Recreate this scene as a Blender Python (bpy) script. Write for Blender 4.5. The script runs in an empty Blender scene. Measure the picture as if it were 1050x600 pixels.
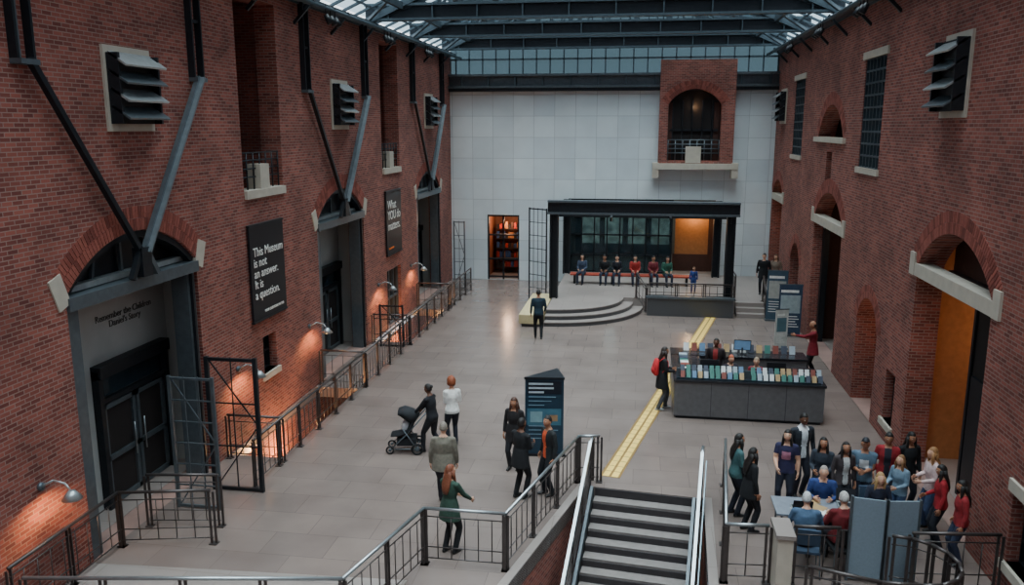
import bpy, bmesh, math, random
from mathutils import Vector, Matrix
random.seed(7)
C=bpy.context.scene.collection
V3=Vector
# ---------------- camera ----------------
cam=bpy.data.cameras.new('camera'); co=bpy.data.objects.new('camera',cam); C.objects.link(co)
cam.sensor_width=36; cam.lens=36*850/1050
co.location=(0,0,7.5); co.rotation_euler=(math.pi/2-math.atan(.2),0,math.atan(135/866.8))
bpy.context.scene.camera=co
# ---------------- materials ----------------
def newmat(n):
    m=bpy.data.materials.new(n); m.use_nodes=True
    nt=m.node_tree; return m,nt,nt.nodes['Principled BSDF']
def s2l(c): return tuple((x/255)**2.2 for x in c)+(1,)
_mc={}
def mat(n,rgb,rough=.6,metal=0,noise=.12,nscale=8,bump=0,emit=0,spec=.5):
    k=(n,rgb,rough,metal)
    if k in _mc: return _mc[k]
    m,nt,b=newmat(n); c=s2l(rgb)
    tc=nt.nodes.new('ShaderNodeTexCoord'); no=nt.nodes.new('ShaderNodeTexNoise'); no.inputs['Scale'].default_value=nscale
    no.inputs['Detail'].default_value=4
    nt.links.new(tc.outputs['Object'],no.inputs['Vector'])
    r=nt.nodes.new('ShaderNodeValToRGB'); r.color_ramp.elements[0].position=.3; r.color_ramp.elements[1].position=.7
    r.color_ramp.elements[0].color=tuple(x*(1-noise) for x in c[:3])+(1,); r.color_ramp.elements[1].color=tuple(min(1,x*(1+noise)) for x in c[:3])+(1,)
    nt.links.new(no.outputs['Fac'],r.inputs[0]); nt.links.new(r.outputs[0],b.inputs['Base Color'])
    b.inputs['Roughness'].default_value=rough; b.inputs['Metallic'].default_value=metal
    b.inputs['Specular IOR Level'].default_value=spec
    if bump:
        bp=nt.nodes.new('ShaderNodeBump'); bp.inputs['Strength'].default_value=bump; bp.inputs['Distance'].default_value=.01
        nt.links.new(no.outputs['Fac'],bp.inputs['Height']); nt.links.new(bp.outputs[0],b.inputs['Normal'])
    if emit:
        nt.links.new(r.outputs[0],b.inputs['Emission Color']); b.inputs['Emission Strength'].default_value=emit
    _mc[k]=m; return m
def brickmat(n,c1,c2,mortar,bw=.215,rh=.072,ms=.009,bias=0,offs=.5,rough=.85,bump=.5,horiz=False,blot=.25):
    m,nt,b=newmat(n); g=nt.nodes.new('ShaderNodeNewGeometry'); s=nt.nodes.new('ShaderNodeSeparateXYZ')
    nt.links.new(g.outputs['Position'],s.inputs[0]); cb=nt.nodes.new('ShaderNodeCombineXYZ')
    if horiz:
        nt.links.new(s.outputs['X'],cb.inputs[0]); nt.links.new(s.outputs['Y'],cb.inputs[1])
    else:
        ad=nt.nodes.new('ShaderNodeMath'); nt.links.new(s.outputs['X'],ad.inputs[0]); nt.links.new(s.outputs['Y'],ad.inputs[1])
        nt.links.new(ad.outputs[0],cb.inputs[0]); nt.links.new(s.outputs['Z'],cb.inputs[1])
    t=nt.nodes.new('ShaderNodeTexBrick'); nt.links.new(cb.outputs[0],t.inputs['Vector'])
    t.offset=offs; t.inputs['Scale'].default_value=1; t.inputs['Brick Width'].default_value=bw; t.inputs['Row Height'].default_value=rh
    t.inputs['Mortar Size'].default_value=ms; t.inputs['Mortar Smooth'].default_value=.2; t.inputs['Bias'].default_value=bias
    t.inputs['Color1'].default_value=s2l(c1); t.inputs['Color2'].default_value=s2l(c2); t.inputs['Mortar'].default_value=s2l(mortar)
    no=nt.nodes.new('ShaderNodeTexNoise'); no.inputs['Scale'].default_value=.9; no.inputs['Detail'].default_value=6
    nt.links.new(g.outputs['Position'],no.inputs['Vector'])
    mr=nt.nodes.new('ShaderNodeMapRange'); mr.inputs[1].default_value=.3; mr.inputs[2].default_value=.7; mr.inputs[3].default_value=1-blot; mr.inputs[4].default_value=1+blot
    nt.links.new(no.outputs['Fac'],mr.inputs[0])
    mx=nt.nodes.new('ShaderNodeVectorMath'); mx.operation='SCALE'
    nt.links.new(t.outputs['Color'],mx.inputs[0]); nt.links.new(mr.outputs[0],mx.inputs['Scale'])
    nt.links.new(mx.outputs[0],b.inputs['Base Color']); b.inputs['Roughness'].default_value=rough
    if bump:
        bp=nt.nodes.new('ShaderNodeBump'); bp.inputs['Strength'].default_value=bump; bp.inputs['Distance'].default_value=.006; bp.invert=True
        nt.links.new(t.outputs['Fac'],bp.inputs['Height']); nt.links.new(bp.outputs[0],b.inputs['Normal'])
    return m
BRICK=brickmat('brick',(148,82,70),(102,52,46),(140,112,104))
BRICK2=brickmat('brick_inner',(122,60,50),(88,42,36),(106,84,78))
TILE=brickmat('stone_tile',(222,230,233),(206,215,220),(172,178,182),bw=1.0,rh=1.0,ms=.010,offs=0,rough=.35,bump=.2,blot=.05)
FLOORM=brickmat('granite_floor',(124,110,104),(116,103,98),(98,87,83),bw=1.2,rh=.8,ms=.006,rough=.2,bump=.03,horiz=True,blot=.12)
LAND=brickmat('landing_stone',(142,131,126),(135,125,120),(112,102,98),bw=1.5,rh=1.5,ms=.008,rough=.35,bump=.05,horiz=True,blot=.08)
STEEL=mat('painted_steel_dark',(46,49,54),.45,.6)
STEELG=mat('painted_steel_grey',(92,100,106),.42,.5)
STEELR=mat('roof_steel',(70,82,90),.5,.4)
RAIL=mat('railing_steel',(84,78,77),.36,.6)
RAILG=mat('handrail_steel',(160,166,170),.3,.8)
STONE=mat('limestone',(182,172,158),.8,0,.08,4,.3)
STONEG=mat('grey_stone_panel',(166,168,166),.6,0,.06,2)
BLACK=mat('black_panel',(20,22,30),.5)
WHITE=mat('white_print',(225,225,220),.6)
DARKI=mat('dark_interior',(34,28,28),.8)
OCHRE=mat('ochre_plaster',(168,112,70),.8)
BROWNI=mat('brown_interior',(70,44,37),.8)
LOUV=mat('louver_metal',(168,174,176),.35,.6)
GRAN=mat('dark_granite',(76,76,78),.3,0,.15,30)
YEL=mat('yellow_glass_strip',(236,198,108),.35,0,.1,20,0,.12)
YELE=mat('strip_edge',(140,108,62),.4)
def glassmat(n,tint,mixf,rough=.05,dark=(60,75,85)):
    m,nt,b=newmat(n); tr=nt.nodes.new('ShaderNodeBsdfTransparent'); tr.inputs[0].default_value=s2l(tint)
    b.inputs['Base Color'].default_value=s2l(dark); b.inputs['Roughness'].default_value=rough
    mx=nt.nodes.new('ShaderNodeMixShader'); mx.inputs[0].default_value=mixf
    nt.links.new(tr.outputs[0],mx.inputs[1]); nt.links.new(b.outputs[0],mx.inputs[2])
    nt.links.new(mx.outputs[0],nt.nodes['Material Output'].inputs[0]); return m
ROOFG=glassmat('roof_glass',(205,224,232),.28)
WING=glassmat('window_glass',(150,165,170),.35)
# ---------------- mesh builder ----------------
ML=lambda x0: Matrix(((0,0,1,x0),(1,0,0,0),(0,1,0,0),(0,0,0,1)))     # u->y v->z d->+x
MR=lambda x0: Matrix(((0,0,-1,x0),(1,0,0,0),(0,1,0,0),(0,0,0,1)))    # d->-x
MF=lambda y0: Matrix(((1,0,0,0),(0,0,-1,y0),(0,1,0,0),(0,0,0,1)))    # u->x v->z d->-y
ID=Matrix.Identity(4)
class B:
    def __init__(s,name,M=ID): s.name=name; s.M=M; s.v=[]; s.f=[]; s.m=[]; s.mats=[]; s.sm=[]
    def mi(s,m):
        if m not in s.mats: s.mats.append(m)
        return s.mats.index(m)
    def add(s,vs,fs,m,smooth=False):
        o=len(s.v); s.v+=[s.M@V3(p) for p in vs]; i=s.mi(m)
        for f in fs: s.f.append([o+k for k in f]); s.m.append(i); s.sm.append(smooth)
    def box(s,a,b,m,T=None):
        x0,y0,z0=a; x1,y1,z1=b
        vs=[V3(p) for p in [(x0,y0,z0),(x1,y0,z0),(x1,y1,z0),(x0,y1,z0),(x0,y0,z1),(x1,y0,z1),(x1,y1,z1),(x0,y1,z1)]]
        if T is not None: vs=[T@p for p in vs]
        s.add(vs,[(0,3,2,1),(4,5,6,7),(0,1,5,4),(1,2,6,5),(2,3,7,6),(3,0,4,7)],m)
    def beam(s,p,q,w,h,m,up=(0,0,1)):
        p=V3(p);q=V3(q);d=(q-p).normalized();u=V3(up)
        if abs(d.dot(u))>.98: u=V3((1,0,0)) if abs(d.x)<.9 else V3((0,1,0))
        x=d.cross(u).normalized(); y=x.cross(d).normalized(); vs=[]
        for c in (p,q):
            for a,b in ((-1,-1),(1,-1),(1,1),(-1,1)): vs.append(c+x*a*w/2+y*b*h/2)
        s.add(vs,[(0,3,2,1),(4,5,6,7),(0,1,5,4),(1,2,6,5),(2,3,7,6),(3,0,4,7)],m)
    def cyl(s,p,q,r,m,n=8,r2=None):
        p=V3(p);q=V3(q); s.tube([(p,r,r),(q,r2 if r2 is not None else r,r2 if r2 is not None else r)],m,n)
    def tube(s,pts,m,n=8,side=(1,0,0),smooth=True):
        vs,fs=tubegeo(pts,n,V3(side)); s.add(vs,fs,m,smooth)
    def ell(s,c,r,m,T=None,n=10,k=7):
        vs,fs=sph(n,k); c=V3(c)
        vs=[V3((p.x*r[0],p.y*r[1],p.z*r[2])) for p in vs]
        if T is not None: vs=[T@p for p in vs]
        s.add([c+p for p in vs],fs,m,True)
    def prism(s,poly,z0,z1,m):
        n=len(poly); vs=[(p[0],p[1],z0) for p in poly]+[(p[0],p[1],z1) for p in poly]
        s.add(vs,[tuple(range(n))[::-1],tuple(range(n,2*n))]+[(i,(i+1)%n,n+(i+1)%n,n+i) for i in range(n)],m)
    def torus(s,c,R,r,axis,m,n=18,k=6):
        c=V3(c);ax=V3(axis).normalized();a=ax.orthogonal().normalized();b=ax.cross(a);vs=[];fs=[]
        for i in range(n):
            t=2*math.pi*i/n; d=a*math.cos(t)+b*math.sin(t)
            for j in range(k):
                w=2*math.pi*j/k; vs.append(c+d*(R+r*math.cos(w))+ax*r*math.sin(w))
        for i in range(n):
            for j in range(k): fs.append((i*k+j,((i+1)%n)*k+j,((i+1)%n)*k+(j+1)%k,i*k+(j+1)%k))
        s.add(vs,fs,m,True)
    def done(s,parent=None,bevel=0):
        me=bpy.data.meshes.new(s.name); me.from_pydata(s.v,[],s.f)
        for m in s.mats: me.materials.append(m)
        me.polygons.foreach_set('material_index',s.m); me.polygons.foreach_set('use_smooth',s.sm); me.update()
        bm=bmesh.new(); bm.from_mesh(me); bmesh.ops.recalc_face_normals(bm,faces=bm.faces); bm.to_mesh(me); bm.free()
        o=bpy.data.objects.new(s.name,me); C.objects.link(o)
        if parent: o.parent=parent
        if bevel:
            md=o.modifiers.new('bevel','BEVEL'); md.width=bevel; md.segments=2; md.limit_method='ANGLE'
        return o
def sph(n,k):
    vs=[V3((0,0,1))];fs=[]
    for j in range(1,k):
        t=math.pi*j/k
        for i in range(n):
            a=2*math.pi*i/n; vs.append(V3((math.sin(t)*math.cos(a),math.sin(t)*math.sin(a),math.cos(t))))
    vs.append(V3((0,0,-1)))
    for i in range(n): fs.append((0,1+i,1+(i+1)%n))
    for j in range(k-2):
        for i in range(n): fs.append((1+j*n+i,1+(j+1)*n+i,1+(j+1)*n+(i+1)%n,1+j*n+(i+1)%n))
    l=len(vs)-1
    for i in range(n): fs.append((l,1+(k-2)*n+(i+1)%n,1+(k-2)*n+i))
    return vs,fs
def tubegeo(pts,n,side):
    vs=[];fs=[]; L=len(pts)
    for i,(c,rx,ry) in enumerate(pts):
        a=V3(pts[max(i-1,0)][0]); b=V3(pts[min(i+1,L-1)][0]); ax=(b-a)
        ax=ax.normalized() if ax.length>1e-6 else V3((0,0,1))
        s=side-ax*side.dot(ax)
        if s.length<.15: s=V3((0,1,0))-ax*ax.y
        s.normalize(); t=ax.cross(s)
        for j in range(n):
            w=2*math.pi*j/n; vs.append(V3(c)+s*rx*math.cos(w)+t*ry*math.sin(w))
    for i in range(L-1):
        for j in range(n): fs.append((i*n+j,i*n+(j+1)%n,(i+1)*n+(j+1)%n,(i+1)*n+j))
    fs.append(tuple(range(n))[::-1]); fs.append(tuple((L-1)*n+j for j in range(n)))
    return vs,fs
def arcpts(u0,u1,zs,rise,n=16):
    w=(u1-u0)/2;c=(u0+u1)/2;R=(w*w+rise*rise)/(2*rise);zc=zs+rise-R;a0=math.asin(min(1,w/R))
    return [(c+R*math.sin(a),zc+R*math.cos(a)) for a in [a0-2*a0*i/n for i in range(n+1)]],(c,zc,R,a0)
def arch(u0,u1,z0,zs,rise): return [(u0,z0),(u1,z0)]+arcpts(u0,u1,zs,rise)[0]
def rect(u0,u1,z0,z1): return [(u0,z0),(u1,z0),(u1,z1),(u0,z1)]
def sheet(name,M,outline,holes,t,m):
    cu=bpy.data.curves.new(name,'CURVE'); cu.dimensions='2D'; cu.fill_mode='BOTH'; cu.extrude=t/2
    for pl in [outline]+holes:
        sp=cu.splines.new('POLY'); sp.points.add(len(pl)-1); sp.use_cyclic_u=True
        for p,q in zip(sp.points,pl): p.co=(q[0],q[1],0,1)
    ob=bpy.data.objects.new(name+'_c',cu); C.objects.link(ob); bpy.context.view_layer.update()
    me=bpy.data.meshes.new_from_object(ob.evaluated_get(bpy.context.evaluated_depsgraph_get()))
    bpy.data.objects.remove(ob)
    for v in me.vertices: v.co=M@V3((v.co.x,v.co.y,v.co.z-t/2))
    bm=bmesh.new(); bm.from_mesh(me); bmesh.ops.remove_doubles(bm,verts=bm.verts,dist=1e-5); bmesh.ops.recalc_face_normals(bm,faces=bm.faces); bm.to_mesh(me); bm.free()
    me.materials.clear(); me.materials.append(m); me.name=name
    for p in me.polygons: p.use_smooth=False; p.material_index=0
    o=bpy.data.objects.new(name,me); C.objects.link(o); return o
# ---------------- room shell ----------------
XL,XR,YF,ZT=-9.3,6.0,40.2,10.8
LC=[14.1,24.9,35.8]; LS=[19.6,30.3,8.8]
holesL=[arch(c-2.05,c+2.05,0,4.75,.85) for c in LC]+[rect(c-1.1,c+1.1,5.9,10.5) for c in LS]+[rect(19.0,19.75,1.35,2.3),rect(29.4,31.2,0,2.2)]
wl=sheet('wall_left',ML(XL),[(-2,-3.6),(YF+.4,-3.6),(YF+.4,ZT),(-2,ZT)],holesL,.55,BRICK)
holesR=[arch(15,19,0,4.55,.9),arch(26.1,30.2,0,4.5,.9),arch(37.2,40.0,0,4.5,.7),rect(22.8,24.8,6.4,9.3),rect(33.6,35.6,6.4,9.3),
 arch(26.9,30.5,7.15,7.2,1.0),arch(21.6,23.6,0,2.3,.75),arch(32.5,34.4,0,2.3,.75),rect(19.8,20.55,.5,1.75),rect(12.6,13.4,.6,1.8),rect(28.2,29.0,5.7,6.7)]
wr=sheet('wall_right',MR(XR),[(-2,-3.6),(YF+.4,-3.6),(YF+.4,ZT),(-2,ZT)],holesR,.55,BRICK)
holesF=[rect(-7.5,-5.9,0,3.25),rect(-3.5,3.5,.45,4.1)]
wf=sheet('wall_far',MF(YF),[(XL-.3,-.2),(XR+.3,-.2),(XR+.3,9.15),(XL-.3,9.15)],holesF,.4,TILE)
b=B('wall_back'); b.box((XL-.5,-2.4,-3.6),(XR+.5,-2.0,ZT),BRICK); b.done()
b=B('floor_upper'); b.box((XL,-2,5.6),(XR,1.4,5.85),LAND); b.done()
well=[(-.98,16.55),(1.45,16.3),(1.15,9.6),(-2.7,9.6)]
fl=sheet('floor',ID,[(XL-.02,2),(XR+.02,2),(XR+.02,YF),(XL-.02,YF)],
  [well,rect(-9.27,-8.0,17.0,22.2),rect(-9.27,-8.0,27.6,33.0)],.3,FLOORM)
b=B('floor_lower'); b.box((XL,2,-3.7),(XR,YF,-3.6),LAND); b.done()
b=B('trim_well_brick')
def vwall(b,p,q,z0,z1,t,m):
    d=V3((q[0]-p[0],q[1]-p[1],0)).normalized(); n=V3((d.y,-d.x,0))*t
    b.prism([(p[0],p[1]),(q[0],q[1]),(q[0]+n.x,q[1]+n.y),(p[0]+n.x,p[1]+n.y)],z0,z1,m)
vwall(b,(-2.72,9.6),(-1.0,16.55),-3.6,-.02,-.2,BRICK); vwall(b,(1.17,9.6),(1.47,16.3),-3.6,-.02,.2,BRICK); b.done()
b=B('trim_well_coping')
vwall(b,(-2.70,9.6),(-.98,16.55),-.3,.03,-.16,LAND); vwall(b,(1.15,9.6),(1.45,16.3),-.3,.03,.16,LAND); b.done()
b=B('landing_floor_slab'); b.prism([(-9.25,9.7),(-4.0,10.3),(-3.7,12.3),(-9.25,12.0)],0.0,.02,LAND); b.done()
# recesses behind openings
def recess(name,M,u0,u1,z0,z1,d0,d1,m,mb=None,fl=LAND):
    b=B(name,M); t=.06
    b.box((u0,z0,-d1-t),(u1,z1,-d1),mb or m); b.box((u0-t,z0-t,-d1-t),(u0,z1+t,-d0),m); b.box((u1,z0-t,-d1-t),(u1+t,z1+t,-d0),m)
    b.box((u0,z1,-d1-t),(u1,z1+t,-d0),m); b.box((u0,z0-t,-d1-t),(u1,z0,-d0),fl); return b.done()
def voussoir(b,u0,u1,zs,rise,h,d=.012):
    _,(c,zc,R,a0)=arcpts(u0,u1,zs,rise); a0*=1.0
    for row in range(2):
        Ra=R+row*h/2+.004;Rb=R+(row+1)*h/2-.006; n=int(2*a0*Ra/.085)
        for i in range(n):
            a=-a0+2*a0*i/n+.0015; e=-a0+2*a0*(i+1)/n-.004
            P=[(c+r*math.sin(t),zc+r*math.cos(t)) for r,t in ((Ra,a),(Rb,a),(Rb,e),(Ra,e))]
            b.add([(p[0],p[1],k) for k in (-.05,d) for p in P],[(0,1,2,3),(7,6,5,4),(0,4,5,1),(1,5,6,2),(2,6,7,3),(3,7,4,0)],random.choice(VB))
VB=[mat('voussoir_brick_%d'%i,c,.85,0,.15,20) for i,c in enumerate([(148,82,70),(130,68,58),(112,58,50),(140,76,66)])]
# left arches
for i,c in enumerate(LC):
    recess('trim_left_portal_recess.%03d'%i,ML(XL),c-2.3,c+2.5,0,5.9,.56,1.1,STONEG,STONEG)
    b=B('trim_left_arch.%03d'%i,ML(XL)); voussoir(b,c-2.05,c+2.05,4.75,.85,.46)
    for sx in (-1,1):
        T=Matrix.Translation((c+sx*2.2,4.85,0))@Matrix.Rotation(-sx*.35,4,'Z'); b.box((-.15,-.28,-.1),(.15,.28,.03),STONE,T)
    b.done()
    b=B('window_%d'%(i+1),ML(XL))
    b.box((c-2.04,4.5,-.5),(c+2.04,4.72,.06),STEELG); b.box((c-2.04,4.72,-.35),(c+2.04,4.8,-.3),STEEL)
    pts,_=arcpts(c-2.03,c+2.03,4.75,.83)
    for p,q in zip(pts,pts[1:]): b.beam((p[0],p[1]-.05,-.2),(q[0],q[1]-.05,-.2),.3,.12,STEEL,up=(0,1,0))
    b.add([(p[0],p[1],-.42) for p in pts],[tuple(range(len(pts)))],BLACK)
    for k in (-.9,0,.9): b.beam((c+k,4.7,-.36),(c+k*.8,5.5,-.36),.06,.06,STEELG)
    b.box((c-1.9,4.74,-.40),(c+1.9,4.84,-.2),LOUV)
    b.box((c+1.72,0,-.42),(c+2.0,4.5,-.05),STEELG); b.box((c+1.80,0,-.05),(c+1.86,4.5,.02),STEEL)
    b.box((c-2.0,0,-.42),(c-1.72,4.5,-.05),STEELG)
    b.done()
    # doors
    b=B('door_%d'%(i+1),ML(XL-1.1)); u0,u1=c-.05,c+2.1
    b.box((u0-.12,0,0),(u0,2.85,.16),STEEL); b.box((u1,0,0),(u1+.12,2.85,.16),STEEL); b.box((u0-.12,2.7,0),(u1+.12,2.95,.22),STEEL)
    b.box((u0,2.15,.02),(u1,2.25,.12),STEEL)
    for k in (0,1):
        a=u0+k*(u1-u0)/2+.03; e=a+(u1-u0)/2-.06
        b.box((a,.02,.02),(e,2.12,.05),DARKI); 
        for q in (a,e-.09): b.box((q,.02,.03),(q+.09,2.12,.1),STEELG)
        for q in (.02,.95,2.02): b.box((a,q,.03),(e,q+.1,.1),STEELG)
        b.cyl((e-.14 if k==0 else a+.14,.8,.14),(e-.14 if k==0 else a+.14,1.5,.14),.015,RAILG)
    b.box((u0,2.27,.02),(u1,2.68,.04),WING)
    b.done()
    # V braces + brackets
    b=B('steel_brace.%03d'%i,ML(XL))
    b.beam((c-2.45,8.5,.14),(c-.05,5.2,.12),.10,.10,STEEL); b.beam((c+2.45,8.5,.14),(c+.05,5.2,.12),.12,.10,STEELG)
    b.beam((c+2.45,8.5,.22),(c+.05,5.2,.20),.04,.13,mat('brace_plate',(118,128,134),.4,.5))
    b.box((c-.15,4.75,0),(c+.15,5.3,.2),STEEL); b.beam((c-.05,5.3,.12),(c-.4,4.75,.12),.1,.1,STEEL); b.beam((c+.05,5.3,.12),(c+.4,4.75,.12),.1,.1,STEELG)
    for sx in (-1,1):
        u=c+sx*2.5
        for q in (-.2,.15): b.box((u+q,8.5,0),(u+q+.05,ZT,.14),STEEL)
        b.box((u-.2,8.42,0),(u+.2,8.5,.2),STEELG); b.box((u-.15,9.6,.02),(u+.15,9.66,.1),STEEL); b.box((u-.02,8.5,.0),(u+.02,ZT,.03),STEELG)
    b.done()
def vent(name,M,c,z,w=1.2,h=1.22):
    b=B(name,M); b.box((c-w/2-.10,z-.13,-.02),(c+w/2+.10,z+h+.13,.05),STONE); b.box((c-w/2,z,0),(c+w/2,z+h,.14),BLACK)
    for s in (-1,1): b.prism([(c+s*w/2-.03,z),(c+s*w/2+.03,z),(c+s*w/2+.03,z+h),(c+s*w/2-.03,z+h)],0,.28,STEEL)
    for k in range(4):
        zz=z+.08+k*h/4
        T=Matrix.Translation((c,zz+.12,.26))@Matrix.Rotation(.6,4,'X'); b.box((-w/2-.03,-.018,-.2),(w/2+.03,.018,.2),LOUV if k%2 else STEELG,T)
    return b.done()
for i,c in enumerate(LC): vent('louvered_vent.%03d'%i,ML(XL),c+.15,7.55)
vent('louvered_vent.003',MR(XR),17.75,7.8,h=1.35); vent('louvered_vent.004',MR(XR),38.2,7.75)
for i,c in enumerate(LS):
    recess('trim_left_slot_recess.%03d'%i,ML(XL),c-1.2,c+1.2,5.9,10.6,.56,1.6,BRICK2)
    b=B('balcony.%03d'%i,ML(XL)); b.box((c-1.09,5.8,-.5),(c+1.09,6.0,.08),STONE); b.box((c-.25,5.98,-.3),(c+.25,6.6,.03),STONE)
    for z in (6.3,6.5,6.7,6.88): b.cyl((c-1.08,z,-.1),(c+1.08,z,-.1),.018,STEEL)
    for k in range(7): b.cyl((c-1.05+k*.35,6,-.1),(c-1.05+k*.35,6.88,-.1),.02,STEEL)
    b.done()
def win(name,M,u0,u1,z0,z1,nu,nz,sill=True,glass=BLACK,bar=STEEL,d=-.3):
    b=B(name,M); b.box((u0-.02,z0-.02,d-.05),(u1+.02,z1+.02,d),glass)
    for i in range(nu+1):
        u=u0+(u1-u0)*i/nu; b.box((u-.025,z0,d),(u+.025,z1,d+.1),bar)
    for i in range(nz+1):
        z=z0+(z1-z0)*i/nz; b.box((u0,z-.025,d),(u1,z+.025,d+.1),bar)
    if sill: b.box((u0-.12,z0-.16,-.3),(u1+.12,z0,.06),STONE)
    return b.done()
win('window_4',ML(XL),19.0,19.75,1.35,2.3,2,2)
win('window_5',MR(XR),22.8,24.8,6.4,9.3,6,9,d=-.12,bar=STEELR); win('window_6',MR(XR),33.6,35.6,6.4,9.3,6,9,d=-.12,bar=STEELR)
win('window_7',MR(XR),19.8,20.55,.5,1.75,2,3); win('window_8',MR(XR),12.6,13.4,.6,1.8,2,3); win('window_9',MR(XR),28.2,29.0,5.7,6.7,1,1,False)
b=B('trim_window_heads',MR(XR))
for u in (23.8,34.6): b.box((u-1.2,9.3,-.1),(u+1.2,9.5,.05),STONE)
b.box((26.5,7.0,-.3),(30.9,7.16,.1),STONE); b.box((12.5,1.8,-.1),(13.5,2.0,.05),STONE)
voussoir(b,26.9,30.5,7.2,1.0,.4); voussoir(b,15,19,4.55,.9,.46); voussoir(b,26.1,30.2,4.5,.9,.46); voussoir(b,37.2,40.0,4.5,.7,.4)
voussoir(b,21.6,23.6,2.3,.75,.36); voussoir(b,32.5,34.4,2.3,.75,.36)
for u0,u1,z in ((15,19,4.5),(26.1,30.2,4.45),(37.2,40.0,4.45)):
    b.box((u0-.35,z-.2,-.3),(u1+.35 if u1<39 else u1,z+.08,.03),STONE)
    for s,u in ((-1,u0-.25),(1,u1+.25)):
        if u<40: b.box((u-.15,z-.2,-.05),(u+.15,z+.3,.05),STONE)
b.done()
recess('trim_right_recess.000',MR(XR),14.7,19.3,0,5.6,.56,4.0,OCHRE)
recess('trim_right_recess.001',MR(XR),25.9,30.4,0,5.6,.56,2.5,BROWNI)
recess('trim_right_recess.002',MR(XR),37.0,40.1,0,5.4,.56,2.5,BROWNI)
recess('trim_right_recess.003',MR(XR),26.7,30.7,7.1,8.4,.56,1.4,DARKI)
recess('trim_right_recess.004',MR(XR),21.4,23.8,0,3.2,.56,1.2,BROWNI,mat('wood_door',(112,60,40),.5))
recess('trim_right_recess.005',MR(XR),32.3,34.6,0,3.2,.56,1.2,BROWNI,mat('wood_door',(112,60,40),.5))
b=B('door_4',MR(XR+.6))
b.box((15.0,0,-.2),(17.3,4.4,-.1),DARKI); b.box((17.3,0,-.22),(17.4,4.45,-.05),STEEL); b.box((14.95,4.3,-.22),(19,4.45,-.05),STEEL)
b.box((15.0,4.45,-.2),(19.0,5.45,-.14),BROWNI)
b.box((15.2,.02,-.1),(16.2,2.6,-.04),STEEL); b.box((16.25,.02,-.1),(17.2,2.6,-.04),STEEL); b.cyl((16.1,.9,.0),(16.1,1.5,.0),.02,RAILG); b.cyl((16.35,.9,.0),(16.35,1.5,.0),.02,RAILG)
b.done()
b=B('door_5',ML(XL-.2))
b.box((29.4,0,-.06),(31.2,2.2,0),DARKI)
for k in range(4): b.box((29.4+k*.57,0,0),(29.48+k*.57,2.2,.08),STEELG)
for z in (0,1.0,2.12): b.box((29.4,z,0),(31.2,z+.08,.08),STEELG)
b.done()
b=B('door_6',MR(XR)); b.box((26.15,0,-.5),(26.4,4.2,-.3),STEEL); b.box((29.9,0,-.5),(30.15,4.2,-.3),STEEL); b.box((26.15,4.1,-.5),(30.15,4.3,-.3),STEEL); b.box((27.4,0,-1.9),(29.3,3.2,-1.8),DARKI); b.done()
# text
def text(s,parent,M,size,u,z,d,m,align='LEFT'):
    cu=bpy.data.curves.new('lettering','FONT'); cu.body=s; cu.size=size; cu.extrude=.004; cu.align_x=align; cu.space_line=.85
    o=bpy.data.objects.new('lettering',cu); C.objects.link(o); cu.materials.append(m)
    o.matrix_world=M@Matrix.Translation((u,z,d)); o.parent=parent; return o
for i,(u0,u1) in enumerate(((18.45,20.35),(29.3,31.2))):
    b=B('museum_banner_sign' + ('.001' if i else ''),ML(XL)); b.box((u0,2.8,.03),(u1,5.15,.08),BLACK); b.box((u0-.02,5.13,.02),(u1+.02,5.18,.1),STEEL); b.box((u0-.02,2.77,.02),(u1+.02,2.82,.1),STEEL); sg=b.done()
    if i==0:
        text('This Museum\nis not\nan answer.\nIt is\na question.',sg,ML(XL),.31,u0+.15,4.4,.085,WHITE); text('YOUR QUESTIONS MATTER',sg,ML(XL),.09,u0+.6,2.95,.085,WHITE)
    else:
        text('What\nYOU do\nmatters.',sg,ML(XL),.46,u0+.15,4.5,.085,WHITE); text('TAKE ACTION',sg,ML(XL),.1,u0+.15,3.0,.085,mat('orange_print',(230,120,50),.6))
t=text("Remember the Children\nDaniel's Story",None,ML(XL-1.1),.19,15.15,3.75,.01,mat('bronze_letters',(60,60,58),.4),'CENTER'); t.name='wall_lettering'
# ---------------- far end ----------------
bay=sheet('wall_far_bay',MF(YF-.45),rect(.7,4.1,5.8,10.5),[arch(1.1,3.5,5.95,8.5,.7)],.44,BRICK)
b=B('trim_far_brick_bay',MF(YF))
b.box((.45,5.15,.0),(.75,5.85,.6),STONE); b.box((4.05,5.15,0),(4.35,5.85,.6),STONE); b.box((.45,5.55,0),(4.35,5.82,.62),STONE)
b.box((1.05,5.9,.005),(3.55,9.3,.02),DARKI); b.box((1.1,5.95,.03),(1.3,8.6,.1),BROWNI); b.box((3.2,6,.03),(3.45,8.6,.06),BROWNI)
for k in range(5): b.box((1.3+k*.45,6,.03),(1.36+k*.45,8.7,.12),STEEL)
b.box((1.2,7.3,.03),(3.4,7.4,.12),STEEL)
for z in (6.3,6.5,6.7,6.9): b.cyl((1.1,z,.3),(3.5,z,.3),.025,STEELG)
for k in range(8): b.cyl((1.15+k*.33,5.9,.3),(1.15+k*.33,6.9,.3),.02,STEELG)
b.box((1.95,5.85,.35),(2.65,6.6,.5),STONE)
b.done()
b=B('trim_far_bay_arch',MF(YF-.45)); voussoir(b,1.1,3.5,8.5,.7,.4); b.done()
b=B('steel_beam_end',MF(YF))
b.box((XL,9.15,-.1),(XR,9.35,.3),STEEL); b.box((XL,9.35,.05),(XR,9.85,.12),STEELG); b.box((XL,9.85,-.05),(XR,9.95,.35),STEELG); b.box((XL,9.3,-.05),(XR,9.4,.35),STEELG)
for k in range(12): b.box((XL+.6+k*1.3,9.35,.1),(XL+.66+k*1.3,9.9,.3),STEELR)
b.done()
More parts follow.
